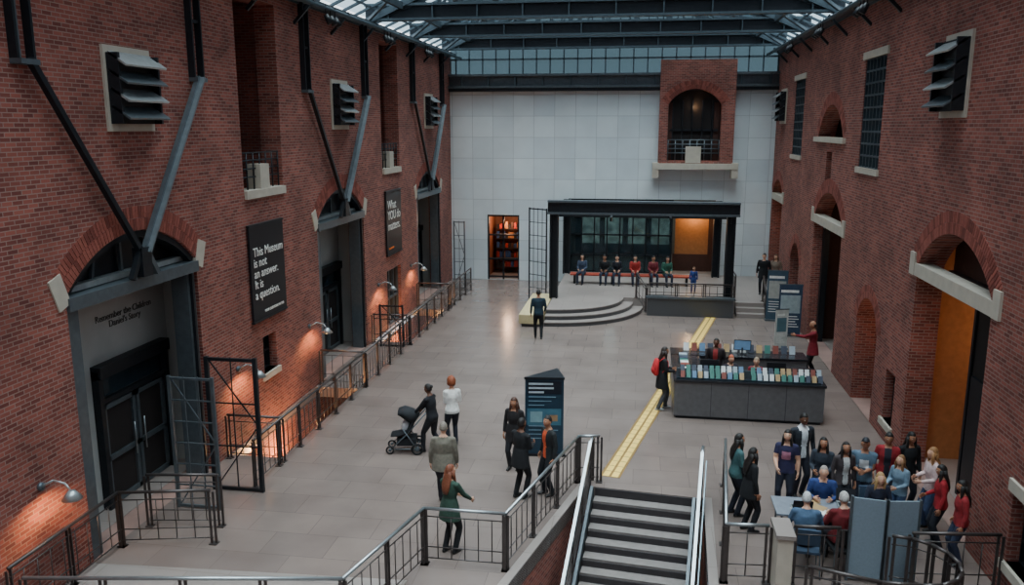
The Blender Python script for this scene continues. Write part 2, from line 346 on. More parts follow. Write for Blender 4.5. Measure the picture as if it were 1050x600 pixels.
b=B('window_10',MF(YF+.1))
for k in range(24): 
    u=XL+.3+k*.65; b.box((u-.03,9.9,-.05),(u+.03,14.0-abs(u+1.65)*.4,.05),STEELR)
for z in (10.6,11.4,12.2,13): b.box((XL,z,-.05),(XR,z+.08,.05),STEELR)
b.box((XL,9.9,-.03),(XR,13.6,-.02),WING); b.done()
# doorway left (shop)
recess('trim_far_shop_recess',MF(YF),-7.6,-5.8,0,3.3,.41,3.0,mat('shop_wall',(120,74,54),.7),mat('shop_shelf',(110,72,54),.7))
b=B('door_7',MF(YF)); 
for u in (-7.5,-6.75,-5.98): b.box((u,0,-.2),(u+.08,3.25,-.1),STEEL)
for z in (.1,1.0,2.2,3.15): b.box((-7.5,z,-.2),(-5.9,z+.08,-.1),STEEL)
b.done()
b=B('bookshelf',MF(YF+2.2))
for z in (.3,.8,1.3,1.8,2.3): b.box((-7.4,z,0),(-6.0,z+.04,.35),DARKI)
for z in (.34,.84,1.34,1.84,2.34):
    for k in range(9):
        b.box((-7.35+k*.15,z,.05),(-7.23+k*.15,z+.2+random.random()*.15,.3),random.choice([BROWNI,OCHRE,mat('book_red',(160,50,40)),mat('book_blue',(50,80,130)),DARKI]))
b.done()
# hall behind portal
recess('trim_far_vestibule',MF(YF),-3.7,3.7,.45,4.2,.41,7.0,mat('vestibule_wall',(96,88,84),.7),mat('vestibule_back',(120,122,118),.8))
b=B('window_11',MF(YF+.3))
for k in range(9): b.box((-3.5+k*.62,.45,-.05),(-3.44+k*.62,4.1,.08),STEEL)
for z in (.5,1.3,2.3,3.2,4.0): b.box((-3.5,z,-.05),(1.5,z+.07,.08),STEEL)
b.box((-3.5,.45,-.02),(1.5,4.05,-.01),WING); b.done()
GRN=mat('daylit_garden',(168,180,166),.8,0,.6,3,0,2.0)
b=B('window_12',MF(YF+6.9)); 
for k in range(4): b.box((-3.3+k*1.3,1.0,0),(-2.3+k*1.3,3.4,.04),GRN); b.box((-3.35+k*1.3,.95,0),(-3.3+k*1.3,3.45,.1),STEEL)
b.done()
b=B('trim_ochre_wall',MF(YF+1.5)); b.box((1.7,1.3,0),(3.3,3.9,.1),OCHRE); b.box((1.6,.45,0),(3.6,1.3,.12),BROWNI); b.box((3.3,1.3,0),(3.6,3.9,.12),BROWNI); b.done()
# ---------------- platform, steps, portal ----------------
PZ=.51
b=B('trim_platform'); b.box((-3.55,34.2,0),(XR,YF,PZ),LAND); b.done()
b=B('curved_steps')
for k,(r,z) in enumerate(((3.7,.17),(3.3,.34),(2.9,PZ))):
    pl=[(-3.55,34.2)]+[(-3.55+r*math.cos(a),34.2-r*math.sin(a)*.95) for a in [math.pi/2*(1-i/18) for i in range(19)]]
    b.prism(pl,0 if k==0 else z-.17,z-.035,GRAN); 
    pl=[(-3.55,34.2)]+[(-3.55+(r+.03)*math.cos(a),34.2-(r+.03)*math.sin(a)*.95) for a in [math.pi/2*(1-i/18) for i in range(19)]]
    b.prism(pl,z-.035,z,LAND)
b.done()
b=B('steps')
for k in range(3): b.box((3.9,33.3+k*.3,0),(5.95,34.22,.17*(k+1)),LAND)
b.done()
b=B('ramp_wall'); b.box((.35,33.2,0),(3.75,33.45,.72),GRAN); b.box((.3,33.15,.72),(3.8,33.5,.8),STEELG); b.done()
b=B('stone_bench'); b.box((-4.4,30.6,0.0),(-3.62,34.6,.12),GRAN); b.box((-4.5,30.5,.12),(-3.6,34.7,.48),mat('cream_stone',(185,168,128),.6)); b.done(bevel=.02)
b=B('steel_portal')
for x in (-3.5,3.55):
    for y in (33.75,39.7):
        b.box((x-.17,y-.2,PZ),(x-.1,y+.2,4.1),STEEL); b.box((x+.1,y-.2,PZ-.5 if x>0 else PZ),(x+.17,y+.2,4.1),STEEL); b.box((x-.1,y-.03,PZ-.5 if x>0 else PZ),(x+.1,y+.03,4.1),STEEL)
b.box((-3.75,33.5,4.05),(3.85,33.62,4.55),STEEL); b.box((-3.75,33.4,4.5),(3.85,33.8,4.58),STEELG); b.box((-3.75,33.4,4.02),(3.85,33.8,4.1),STEELG)
for x in (-3.6,3.6): b.box((x-.06,33.6,3.7),(x+.06,39.9,3.95),STEEL)
for x in (-1.2,1.2): b.box((x-.04,33.6,3.75),(x+.04,39.9,3.9),STEEL)
for k in range(5): b.box((-3.6,34.8+k*1.1,3.78),(3.6,34.88+k*1.1,3.9),STEEL)
for k in range(13): b.box((-3.2+k*.53,39.3,3.7),(-3.15+k*.53,39.5,4.0),STEEL)
b.done()
def latgate(name,p,q,z0,z1,diag=True,nv=1,nh=3,m=STEEL,t=.06):
    b=B(name); P=V3((p[0],p[1],0)); Q=V3((q[0],q[1],0)); at=lambda t,z:P.lerp(Q,t)+V3((0,0,z))
    for k in (0,1): b.beam(at(k,z0),at(k,z1),t,t,m)
    for k in range(1,nv): b.beam(at(k/nv,z0),at(k/nv,z1),.022,.022,m)
    for k in range(nh+1):
        z=z0+.05+(z1-z0-.1)*k/nh; w=t*.8 if k in(0,nh) else .026; b.beam(at(0,z),at(1,z),w,w,m)
    if diag:
        b.beam(at(0,z0),at(1,z0+(z1-z0)/2),.025,.025,m); b.beam(at(1,z0+(z1-z0)/2),at(0,z1),.025,.025,m)
    return b.done()
latgate('steel_gate',(-8.7,15.2),(-7.65,15.2),0,2.9,nv=2,t=.08)
latgate('steel_gate.001',(-9.0,14.3),(-8.1,14.3),0,2.75,True,3,6,m=STEELG)
latgate('steel_gate.002',(-4.75,35.4),(-3.95,34.9),0,4.1,False,4,7)
latgate('steel_gate.003',(-8.6,37.6),(-8.1,37.6),0,3.2,True,2,5,m=STEELG)
latgate('steel_gate.004',(-8.8,26.9),(-8.0,26.9),0,1.5,True,3,3)
# ---------------- railings ----------------
def railing(name,path,h=1.05,z=0,post=1.15,dens=.3,m=RAIL,mtop=None):
    b=B(name); mtop=mtop or m
    P=[V3((p[0],p[1],p[2] if len(p)>2 else z)) for p in path]; Z=V3((0,0,1))
    for a,c in zip(P,P[1:]):
        L=(c-a).length; b.cyl(a+Z*h,c+Z*h,.03,mtop,8)
        for f in (.12,.32,.86): b.cyl(a+Z*h*f,c+Z*h*f,.012,m,5)
        n=max(1,round(L/post))
        for k in range(n+1):
            t=a.lerp(c,k/n); dd=(c-a).normalized()*.04
            for s in (-1,1): b.beam(t+dd*s,t+dd*s+Z*(h-.03),.018,.045,m)
            b.box((t.x-.07,t.y-.07,t.z-.0),(t.x+.07,t.y+.07,t.z+.02),m)
        n2=max(1,round(L/dens))
        for k in range(1,n2):
            t=a.lerp(c,k/n2); b.cyl(t+Z*h*.12,t+Z*h*.86,.011,m,4)
    return b.done()
railing('railing',[(-8.75,9.8),(-4.13,10.5),(-3.55,12.9),(-2.12,12.9),(-1.17,16.7),(-.72,16.78)],mtop=RAILG,dens=.24)
railing('railing.001',[(-9.15,10.0),(-9.15,12.65),(-7.55,13.0)]); railing('railing.002',[(-9.1,13.45),(-7.75,13.65)])
railing('railing.003',[(-7.9,15.4),(-7.85,22.4),(-7.85,27.3),(-7.75,37.3)],dens=.24)
railing('railing.004',[(-7.85,22.45),(-9.2,22.45)]); railing('railing.005',[(-9.2,27.3),(-7.95,27.3)]); 
railing('railing.006',[(-7.9,16.8),(-9.2,16.8)]); railing('railing.007',[(-7.8,33.3),(-9.2,33.3)])
railing('railing.008',[(1.9,17.0),(1.55,13.1),(2.25,13.15)],mtop=RAILG); railing('railing.009',[(2.65,13.2),(3.4,13.25)])
cv=[(2.65,11.9),(3.6,11.6)]+[(4.15+.75*math.sin(a),12.35-.75*math.cos(a)) for a in [math.pi*k/8 for k in range(9)]]
railing('railing.010',cv,post=.8); railing('railing.011',[(4.5,13.25),(5.9,13.4)])
railing('railing.012',[(.4,33.3,.78),(3.7,33.3,.78)],h=.55); railing('railing.013',[(3.9,34.3),(3.9,37.5)],z=PZ); railing('railing.014',[(5.0,33.3),(5.0,34.3,PZ)])
railing('railing.015',[(-.1,34.25,PZ),(.3,33.4,0.1)]) 
b=B('stone_pier'); b.box((2.32,12.7,0),(2.56,13.3,1.05),STONE); b.box((2.29,12.67,1.05),(2.59,13.33,1.12),LAND); b.done()
# ---------------- main stair ----------------
sd=V3((-.11,-1,0)).normalized(); sr=V3((sd.y,-sd.x,0))*-1
b=B('staircase'); o0=V3((-.78,16.5,0)); W=2.05
TREAD=mat('stair_tread',(122,115,112),.5); RISER=mat('stair_riser',(52,48,50),.6)
for k in range(20):
    z=-.17*k; a=o0+sd*(.285*k); 
    def q(t,dz,w=0): p=a+sd*t; return p,p+sr*W
    p0,p1=q(-.02,0); p2,p3=q(.285,0)
    b.prism([tuple(p0[:2]),tuple(p1[:2]),tuple(p3[:2]),tuple(p2[:2])],z-.17-.045,z-.17,TREAD)
    p4,p5=q(0,0); p6,p7=q(.03,0)
    b.prism([tuple(p4[:2]),tuple(p5[:2]),tuple(p7[:2]),tuple(p6[:2])],z-.17,z-(.045 if k else 0.0),RISER)
for w in (-.06,W):
    p=o0+sr*w; qd=o0+sr*w+sd*5.7; 
    b.beam(p+V3((0,0,-.1)),qd+V3((0,0,-3.5)),.06,.4,STEELG)
b.done()
def srail(name,w,h=1.0):
    a=o0+sr*w; c=a+sd*5.7+V3((0,0,-3.4)); b=B(name); Z=V3((0,0,1))
    b.beam(a+Z*h,c+Z*h,.06,.08,RAILG); b.beam(a+Z*(h-.16),c+Z*(h-.16),.03,.04,STEELG)
    for f in (.2,.4,.6): b.cyl(a+Z*f,c+Z*f,.014,RAIL,5)
    for k in range(7):
        t=a.lerp(c,k/6); b.beam(t+V3((0,0,-.2)),t+Z*h,.03,.06,RAIL)
    b.cyl(a+Z*h,a-sd*.35+Z*h,.035,RAILG); b.beam(a-sd*.35,a-sd*.35+Z*h,.04,.06,RAIL)
    return b.done()
srail('stair_handrail',-.12); srail('stair_handrail.001',W+.12)
b=B('stair_glass_panel'); a=o0+sr*(W+.2); c=a+sd*5.7+V3((0,0,-3.4)); Z=V3((0,0,1))
b.add([a+Z*.05,c+Z*.05,c+Z*.85,a+Z*.85,a+Z*.05+sr*.02,c+Z*.05+sr*.02,c+Z*.85+sr*.02,a+Z*.85+sr*.02],[(0,1,2,3),(7,6,5,4),(0,4,5,1),(1,5,6,2),(2,6,7,3),(3,7,4,0)],mat('frosted_panel',(120,145,158),.2,.2)); b.done()
# yellow strip in floor
b=B('floor_light_strip'); p=V3((-.5,17.1,0)); q=V3((3.05,34.0,0)); d=(q-p).normalized(); n=V3((d.y,-d.x,0)); L=(q-p).length
def quad(b,u0,u1,w0,w1,z,m):
    b.prism([tuple((p+d*u+n*w)[:2]) for u,w in ((u0,w0),(u1,w0),(u1,w1),(u0,w1))],0,z,m)
quad(b,0,L,-.22,-.17,.008,YELE); quad(b,0,L,.17,.22,.008,YELE); quad(b,0,L,-.025,.025,.008,YELE)
k=0
while k*.3<L-.3:
    quad(b,k*.3-.015,k*.3+.01,-.17,.17,.006,YELE)
    for w in (-.168,.025): quad(b,k*.3+.01,k*.3+.285,w,w+.143,.006,YEL)
    k+=1
b.done()
# ---------------- roof ----------------
XC=(XL+XR)/2; ZR=14.3; ZE=ZT+.1
rz=lambda x: ZE+(ZR-ZE)*(1-abs(x-XC)/(XR-XC))
b=B('roof_truss')
for y in (6.3,11.7,17.1,22.5,27.9,33.3,38.7):
    b.box((XL,y-.16,10.95),(XR,y+.16,11.03),STEELR); b.box((XL,y-.16,11.42),(XR,y+.16,11.5),STEELR); b.box((XL,y-.02,11.03),(XR,y+.02,11.42),STEEL)
    for k in range(10): b.box((XL+.8+k*1.5,y-.14,11.03),(XL+.84+k*1.5,y+.14,11.42),STEELR)
    for s in (-1,1):
        e=XC+s*(XR-XC); b.beam((e,y,ZE),(XC,y,ZR),.2,.36,STEELR,up=(0,1,0)); b.beam((e,y,ZE+.0),(XC,y,ZR-.7),.1,.12,STEELR)
        for k in range(1,6):
            x=XC+s*(XR-XC)*k/6; b.beam((x,y,11.4),(x,y,rz(x)),.11,.11,STEELR); x2=XC+s*(XR-XC)*(k-1)/6; b.beam((x,y,11.4),(x2,y,rz(x2)),.08,.08,STEELR)
    b.beam((XC,y,11.4),(XC,y,ZR),.12,.12,STEELR)
for s in (-1,1):
    for k in range(0,7):
        x=XC+s*(XR-XC)*k/6; b.beam((x,2,rz(x)-.05),(x,YF,rz(x)-.05),.12,.22,STEELR)
    for k in range(7):
        y=6.3+5.4*k
        if y+5.4<41:
            b.beam((XC+s*(XR-XC),y,ZE),(XC+s*3.2,y+5.4,rz(XC+s*3.2)-.2),.09,.09,STEELR); b.beam((XC+s*(XR-XC),y+5.4,ZE),(XC+s*3.2,y,rz(XC+s*3.2)-.2),.09,.09,STEELR)
b.done()
b=B('roof_glazing_bars')
for s in (-1,1):
    for k in range(36):
        y=2+k*1.08; e=XC+s*(XR-XC); b.beam((e,y,ZE+.12),(XC,y,ZR+.12),.07,.12,STEELR,up=(0,1,0))
    for k in range(14):
        x=XC+s*(XR-XC)*k/14; b.beam((x,2,rz(x)+.12),(x,YF,rz(x)+.12),.05,.06,STEELR)
b.done()
b=B('ceiling')
for s in (-1,1):
    e=XC+s*(XR-XC); b.add([(e,-2,ZE+.2),(e,YF+.3,ZE+.2),(XC,YF+.3,ZR+.2),(XC,-2,ZR+.2)],[(0,1,2,3)],ROOFG)
b.done()
b=B('trim_eaves')
for x in (XL,XR):
    s=1 if x<0 else -1
    b.box((x-.3 if s>0 else x-.35,2,ZT-.02),(x+.35 if s>0 else x+.3,YF,ZT+.1),STEELG); b.cyl((x+s*.55,2,ZT-.1),(x+s*.55,YF,ZT-.1),.07,STEELR)
    for k in range(14): b.beam((x,3+2.7*k,ZT-.6),(x+s*.6,3+2.7*k,ZT),.08,.08,STEEL)
b.done()
b=B('ceiling_spotlight')
for y in (17.5,22.7,28,33.4):
    for s,x in ((1,XL+.6),(-1,XR-.6)):
        for k in range(3):
            p=V3((x,y+k*.35,10.5)); b.cyl(p,p+V3((s*.12,0,-.22)),.07,BLACK,10,.09); b.cyl(p,p+V3((0,0,.3)),.015,BLACK,6)
b.done()
# ---------------- wall lamps (warm) ----------------
def light(name,typ,loc,energy,col,size=.1,rot=None,spot=None,parent=None):
    l=bpy.data.lights.new(name,typ); l.energy=energy; l.color=col
    if typ in('POINT','SPOT'): l.shadow_soft_size=size
    if typ=='AREA': l.size=size
    if spot: l.spot_size=spot; l.spot_blend=.8
    o=bpy.data.objects.new(name,l); C.objects.link(o); o.location=loc
    if rot: o.rotation_euler=rot
    if parent: o.parent=parent
    return o
WARM=(1,.50,.2)
for i,y in enumerate((11.0,17.6,21.9,28.3,32.6)):
    b=B('wall_lamp.%03d'%i); z=1.9
    b.cyl((XL,y,z),(XL+.05,y,z),.07,STEELG); pts=[V3((XL+.03,y,z)),V3((XL+.25,y,z+.12)),V3((XL+.45,y,z+.08)),V3((XL+.55,y,z-.05))]
    for p,q in zip(pts,pts[1:]): b.cyl(p,q,.018,LOUV,6)
    b.cyl(pts[-1]+V3((0,0,.02)),pts[-1]+V3((0,0,-.12)),.05,LOUV,12,.16); o=b.done()
    light('lamp_light_%d'%i,'SPOT',(XL+.55,y,z-.14),800,WARM,.06,(0,.4,0),2.7,o)
for i,y in enumerate((19.4,30.2)): light('corridor_glow_%d'%i,'POINT',(XL+.6,y,-.9),220,WARM,.15)
light('interior_glow_0','POINT',(XR+2.6,18.0,3.2),60,(1,.65,.38),.3); light('interior_glow_1','POINT',(XR+1.4,28.4,3.4),12,(1,.6,.35),.3)
light('interior_glow_2','POINT',(XR+1.0,22.6,2.4),16,(1,.6,.35),.2); light('interior_glow_3','POINT',(-6.7,YF+1.4,2.8),90,(1,.6,.35),.2)
light('interior_glow_4','POINT',(2.6,YF+.9,3.3),60,(1,.65,.3),.2); light('interior_glow_5','POINT',(-1.5,YF+3.5,3.6),130,(1,.92,.8),.3); light('interior_glow_6','POINT',(2.3,YF-.15,8.4),8,(1,.6,.3),.1)
light('interior_glow_7','POINT',(XR+1.4,38.6,3.2),20,(1,.6,.35),.3)
# ---------------- info desk ----------------
DP=mat('desk_panel',(92,90,92),.4); DT=mat('desk_top',(40,40,44),.25)
b=B('information_desk')
x0,x1,y0,y1=1.0,4.75,21.1,24.3; t=.75
for a,c in (((x0,y0),(x1,y0+t)),((x0,y1-t),(x1,y1)),((x0,y0+t),(x0+t,y1-t)),((x1-t,y0+t),(x1,y0+t+.8))):
    b.box((a[0],a[1],.08),(c[0],c[1],1.0),DP); b.box((a[0]+.05,a[1]+.05,0),(c[0]-.05,c[1]-.05,.08),BLACK); b.box((a[0]-.03,a[1]-.03,1.0),(c[0]+.03,c[1]+.03,1.06),DT)
for k in range(1,4): b.box((x0+k*(x1-x0)/4-.006,y0-.004,.08),(x0+k*(x1-x0)/4+.006,y0,1.0),BLACK)
cols=[(205,205,205),(150,160,170),(90,120,150),(60,110,100),(170,140,100),(120,60,50),(60,66,80)]
BR=[mat('brochure_%d'%i,c,.5) for i,c in enumerate(cols)]
for row in range(2):
    for k in range(24):
        x=x0+.1+k*.15
        if 10<k<12: continue
        T=Matrix.Translation((x+.05,y0+.12+row*.22,1.07+row*.1))@Matrix.Rotation(-.5,4,'X'); b.box((0,-.005,0),(.11,.005,.2),random.choice(BR),T)
b.box((x0+.05,y0+.05,1.06),(x1-.1,y0+.1,1.1),WING); b.box((x0+.05,y0+.42,1.06),(x1-.1,y0+.46,1.25),STEELG)
for k in range(14):
    T=Matrix.Translation((x0+.35+k*.23,y1-.3,1.07))@Matrix.Rotation(-.4,4,'X'); b.box((0,-.005,0),(.16,.005,.24),random.choice(BR),T)
for k in range(6):
    T=Matrix.Translation((x0+.3,y0+.9+k*.26,1.07)); b.box((-.1,0,0),(.12,.2,.03+.04*random.random()),random.choice(BR),T)
b.done()
def monitor(name,x,y,z,yaw):
    b=B(name,Matrix.Translation((x,y,z))@Matrix.Rotation(yaw,4,'Z')); b.box((-.12,-.08,0),(.12,.08,.015),BLACK); b.box((-.02,-.01,.01),(.02,.02,.2),BLACK); b.box((-.24,-.04,.12),(.24,0,.42),BLACK); b.box((-.22,0,.14),(.22,.003,.40),mat('screen_glow',(90,120,150),.3,0,.1,8,0,.4)); return b.done()
monitor('computer_monitor',3.6,21.62,1.061,0); monitor('computer_monitor.001',1.9,21.65,1.061,0); monitor('computer_monitor.002',3.0,23.85,1.061,3.1)
# kiosk (triangular)
KB=mat('kiosk_teal_navy',(30,54,70),.4)
b=B('directory_kiosk'); tri=[(-2.5,18.0),(-1.62,18.1),(-1.85,18.8)]
b.prism(tri,.06,1.85,KB); b.prism([(-2.56,17.95),(-1.56,18.05),(-1.83,18.88)],0,.06,BLACK); b.prism([(-2.52,17.98),(-1.6,18.08),(-1.84,18.83)],1.85,1.9,STEEL)
A=V3((-2.5,18.0,0)); D=(V3((-1.62,18.1,0))-A); dn=D.normalized(); nn=V3((dn.y,-dn.x,0))*.006
def kq(u0,u1,z0,z1,m,e=1): 
    P=[A+dn*u0+nn*e,A+dn*u1+nn*e]; b.add([P[0]+V3((0,0,z0)),P[1]+V3((0,0,z0)),P[1]+V3((0,0,z1)),P[0]+V3((0,0,z1))],[(0,1,2,3)],m)
kq(.05,.83,1.5,1.8,mat('kiosk_header',(24,30,40),.4)); kq(.05,.83,.75,1.15,mat('kiosk_map',(62,104,122),.5)); kq(.12,.4,.82,1.08,mat('kiosk_map_shape',(120,152,160),.5),2); kq(.48,.75,.85,1.0,mat('kiosk_map_shape2',(150,120,90),.5),2)
for k in range(14):
    z=1.72-k*.1; w=.25+.45*random.random(); m=mat('print_pale',(170,182,190)) if k<3 else mat('print_blue',(110,136,152))
    if .75<z<1.18: continue
    kq(.08,.08+w,z,z+(.045 if k<3 else .025),m,2)
b.done()
def banner(name,x,y,yaw,w,h,c1,c2,z=0):
    b=B(name,Matrix.Translation((x,y,z))@Matrix.Rotation(yaw,4,'Z')); b.box((-w/2,-.1,0),(w/2,.1,.07),STEELG); b.box((-w/2+.02,-.01,.07),(w/2-.02,.01,h),mat('banner_'+str(c1),c1,.5)); b.cyl((0,.03,0),(0,.03,h),.012,STEELG)
    b.box((-w/2+.08,-.014,h*.45),(w/2-.08,-.012,h*.8),mat('banner_'+str(c2),c2,.5)); b.box((-w/2+.08,-.014,h*.85),(w/2-.15,-.012,h*.9),WHITE)
    for k in range(5): b.box((-w/2+.1,-.014,h*(.18+.05*k)),(w/2-.1-.06*(k%3),-.012,h*(.195+.05*k)),WHITE)
    b.box((-w/2,-.015,h),(w/2,.015,h+.03),STEELG); return b.done()
banner('rollup_banner',5.45,30.6,0,.85,1.9,(52,70,92),(150,165,170)); banner('rollup_banner.001',5.35,33.0,-.1,.8,2.0,(60,82,98),(165,165,160)); banner('rollup_banner.002',4.85,28.6,.3,.5,1.4,(190,190,185),(80,110,120))
# ---------------- ticket table group furniture ----------------
b=B('folding_table'); TT=mat('table_top',(120,126,136),.4)
b.box((2.55,14.25,.71),(4.95,15.0,.75),TT)
for x in (2.65,4.85):
    for y in (14.33,14.92): b.cyl((x,y,0),(x,y,.71),.02,STEELG,8)
    b.cyl((x,14.33,.15),(x,14.92,.15),.015,STEELG,6)
b.box((2.6,14.62,.68),(4.9,14.66,.71),STEELG); b.done(bevel=.004)
b=B('papers')
for k in range(12):
    x=2.7+random.random()*2.1; y=14.35+random.random()*.5; T=Matrix.Translation((x,y,.751+k*.0012))@Matrix.Rotation(random.random()*3,4,'Z'); b.box((-.1,-.14,0),(.1,.14,.001),random.choice([WHITE,BR[0],BR[4],BR[2]]),T)
b.done()
def laptop(name,x,y,yaw):
    b=B(name,Matrix.Translation((x,y,.772))@Matrix.Rotation(yaw,4,'Z')); b.box((-.17,-.12,0),(.17,.12,.018),LOUV); b.box((-.15,-.06,.018),(.15,.1,.02),BLACK); T=Matrix.Translation((0,-.12,.015))@Matrix.Rotation(.35,4,'X'); b.box((-.17,-.008,0),(.17,0,.23),BLACK,T); return b.done()
laptop('laptop',3.0,14.5,0); laptop('laptop.001',3.85,14.75,3.1); laptop('laptop.002',4.5,14.5,.2)
PB=mat('display_panel_fabric',(118,132,144),.9,0,.06,30)
b=B('folding_display_panel')
for (xa,ya),(xb,yb) in (((3.6,13.5),(4.12,13.42)),((4.14,13.42),(4.66,13.5))):
    d=V3((xb-xa,yb-ya,0)).normalized(); n=V3((d.y,-d.x,0))*.03
    b.prism([(xa,ya),(xb,yb),(xb+n.x,yb+n.y),(xa+n.x,ya+n.y)],.05,1.5,PB)
    for x,y in ((xa,ya),(xb,yb)): b.box((x-.02,y-.04,0),(x+.02,y+.02,1.52),STEELG)
b.done()
CH=mat('chair_fabric',(56,72,92),.8)
def chair(name,x,y,yaw,m=CH,z=0):
    b=B(name,Matrix.Translation((x,y,z))@Matrix.Rotation(yaw,4,'Z'))
    b.box((-.23,-.22,.41),(.23,.24,.46),m); 
    for sx in (-1,1):
        b.cyl((sx*.21,.2,.41),(sx*.23,.24,0),.013,STEELG,6); b.cyl((sx*.21,-.22,.85),(sx*.22,-.2,.43),.013,STEELG,6); b.cyl((sx*.22,-.2,.43),(sx*.24,-.28,0),.013,STEELG,6)
    T=Matrix.Translation((0,-.22,.58))@Matrix.Rotation(.1,4,'X'); b.box((-.21,-.02,0),(.21,.02,.3),m,T); return b.done(bevel=.01)
# ---------------- people ----------------
def ik(S,W,l1,l2,pole):
    d=W-S; L=min(d.length,(l1+l2)*.998); n=d.normalized(); W2=S+n*L; a=(l1*l1-l2*l2+L*L)/(2*L); h=math.sqrt(max(l1*l1-a*a,0)); p=pole-n*pole.dot(n)
    p=p.normalized() if p.length>1e-4 else n.orthogonal().normalized()
    return S+n*a+p*h,W2
def headshape(p,sc=1):
    x,y,z=p; px=x*.077;py=y*.097;pz=z*.12
    if z<0: px*=1-.32*z*z; py*=1-.10*z*z
    if y>0:
        g=math.exp(-((x/.17)**2+((z+.10)/.22)**2)); py+=.024*g
        for s in (-1,1): py-=.007*math.exp(-(((x-s*.36)/.18)**2+((z-.06)/.13)**2))
        py+=.006*math.exp(-((x/.3)**2+((z-.25)/.12)**2)); py+=.008*math.exp(-((x/.3)**2+((z+.82)/.2)**2))
    return V3((px,py,pz))*sc
HS=sph(22,16)
def seg_d(p,a,b):
    ab=b-a; t=max(0,min(1,(p-a).dot(ab)/max(ab.length_squared,1e-9))); return (p-(a+ab*t)).length,t
SK={'l':(206,156,130),'m':(160,110,84),'d':(98,64,48)}
def cloth(c): return mat('cloth_%02x%02x%02x'%c,c,.88,0,.22,14,.6)
def person(name,x,y,yaw,h=1.68,sex='f',top=(30,30,34),pants=(34,36,44),shoes=(30,28,28),skin='m',hair=(28,22,20),style='short',sit=None,lean=0.03,head=(0,0),
           hands=None,feet=None,short=False,coat=0,skirt=0,inner=None,pack=None,z=0,printc=None,fat=1.0,scarf=None):
    s=h/1.75; f=sex=='f'; fat=fat*1.08
    P=V3((0,0,.93)) if sit is None else V3((0,0,sit/s+.10))
    R=Matrix.Rotation(-lean,3,'X'); tp=lambda a,b_,c: P+R@V3((a,b_,c-.93))
    sw=.176 if f else .2; hw=.174 if f else .168; ww=.134 if f else .154; w=fat
    vs=[];fs=[]
    def T(pts,n=12,side=(1,0,0)):
        a,b_=tubegeo(pts,n,V3(side)); o=len(vs); vs.extend(a); fs.extend([[o+k for k in q] for q in b_])
    T([(tp(0,0,.80),.10,.085),(tp(0,0,.85),hw*.95*w,.115*w),(tp(0,-.01,.93),hw*w,.125*w),(tp(0,0,1.02),(hw+ww)/2*w,.11*w),(tp(0,0,1.12),ww*w,.10*w),(tp(0,.005,1.26),(ww+.02)*w,.115*w+(.012 if f else 0)),
       (tp(0,0,1.36),sw*.93,.112*w),(tp(0,-.005,1.43),sw*.86,.088),(tp(0,-.01,1.475),.085,.066),(tp(0,0,1.50),.06,.058)],18)
    hr=Matrix.Rotation(head[0],3,'Z')@Matrix.Rotation(-head[1],3,'X')
    hc=tp(0,.025,1.63)+hr@V3((0,.0,.005))
    T([(tp(0,-.005,1.44),.062,.06),(tp(0,.0,1.50),.052,.054),(hc+V3((0,-.005,-.05)),.05,.054)],12)
    bones=[]; handinfo=[]
    for i,sx in enumerate((-1,1)):
        S=tp(sx*(sw-.005),-.005,1.415); W=None
        if hands: W=hands[i]
        W=V3(W) if W else V3((sx*(sw+.07),.05,P.z-.04 if sit is None else P.z+.1)); 
        if sit is not None and not (hands and hands[i]): W=V3((sx*.13,.3,P.z+.12))
        E,W=ik(S,W,.285,.255,V3((sx*.55,-1,-.5)))
        T([(S+V3((-sx*.03,0,.012)),.05,.052),(S,.06,.062),(S.lerp(E,.35),.058,.06),(E,.048,.05),(E.lerp(W,.35),.048,.048),(W,.035 if not short else .028,.033)],10)
        T([(S.lerp(tp(0,0,1.40),.5),.06,.06),(S,.056,.058)],8)
        bones.append(('arm',S,E)); bones.append(('fore',E,W)); handinfo.append((W,(W-E).normalized(),sx))
        Hh=P+V3((sx*.088,0,-.03)); A=V3(feet[i]) if feet else (V3((sx*.10,.0+.03*sx,.085)) if sit is None else V3((sx*.12,.44,.085)))
        K,A=ik(Hh,A,.435,.425,V3((sx*.12,1,.5 if sit is not None else 0)))
        tw=1.05*w
        T([(Hh+V3((0,0,.03)),.075*tw,.085*tw),(Hh.lerp(K,.15),.086*tw,.09*tw),(Hh.lerp(K,.6),.074*tw,.077*tw),(K,.064,.066),(K.lerp(A,.3),.064,.068),(K.lerp(A,.75),.056,.058),(A,.056,.06)],12)
        ft=V3((sx*.03,1,0)).normalized() ; base=V3((A.x,A.y,A.z-.045))
        T([(base-ft*.075,.03,.03),(base-ft*.05,.038,.042),(base+ft*.04,.042,.042),(base+ft*.12+V3((0,0,-.008)),.046,.032),(base+ft*.18+V3((0,0,-.014)),.036,.024)],10)
        bones.append(('leg',Hh,K)); bones.append(('leg',K,A)); bones.append(('foot',base-ft*.06,base+ft*.17))
    if coat or skirt:
        zl=coat or skirt; T([(tp(0,0,1.1),ww*w+.012,.112*w),(tp(0,0,.95),hw*w+.018,.138*w),(tp(0,.0,(.95+zl)/2),hw*w+.032,.15*w),(V3((0,0,zl)),hw*w+.05,.165*w)],18)
    me=bpy.data.meshes.new(name); me.from_pydata(vs,[],fs)
    bm=bmesh.new(); bm.from_mesh(me); bmesh.ops.recalc_face_normals(bm,faces=bm.faces); bm.to_mesh(me); bm.free()
    ob=bpy.data.objects.new('tmp',me); C.objects.link(ob); md=ob.modifiers.new('r','REMESH'); md.mode='VOXEL'; md.voxel_size=.019
    sm=ob.modifiers.new('s','SMOOTH'); sm.factor=.5; sm.iterations=3
    bpy.context.view_layer.update(); rm=bpy.data.meshes.new_from_object(ob.evaluated_get(bpy.context.evaluated_depsgraph_get())); bpy.data.objects.remove(ob)
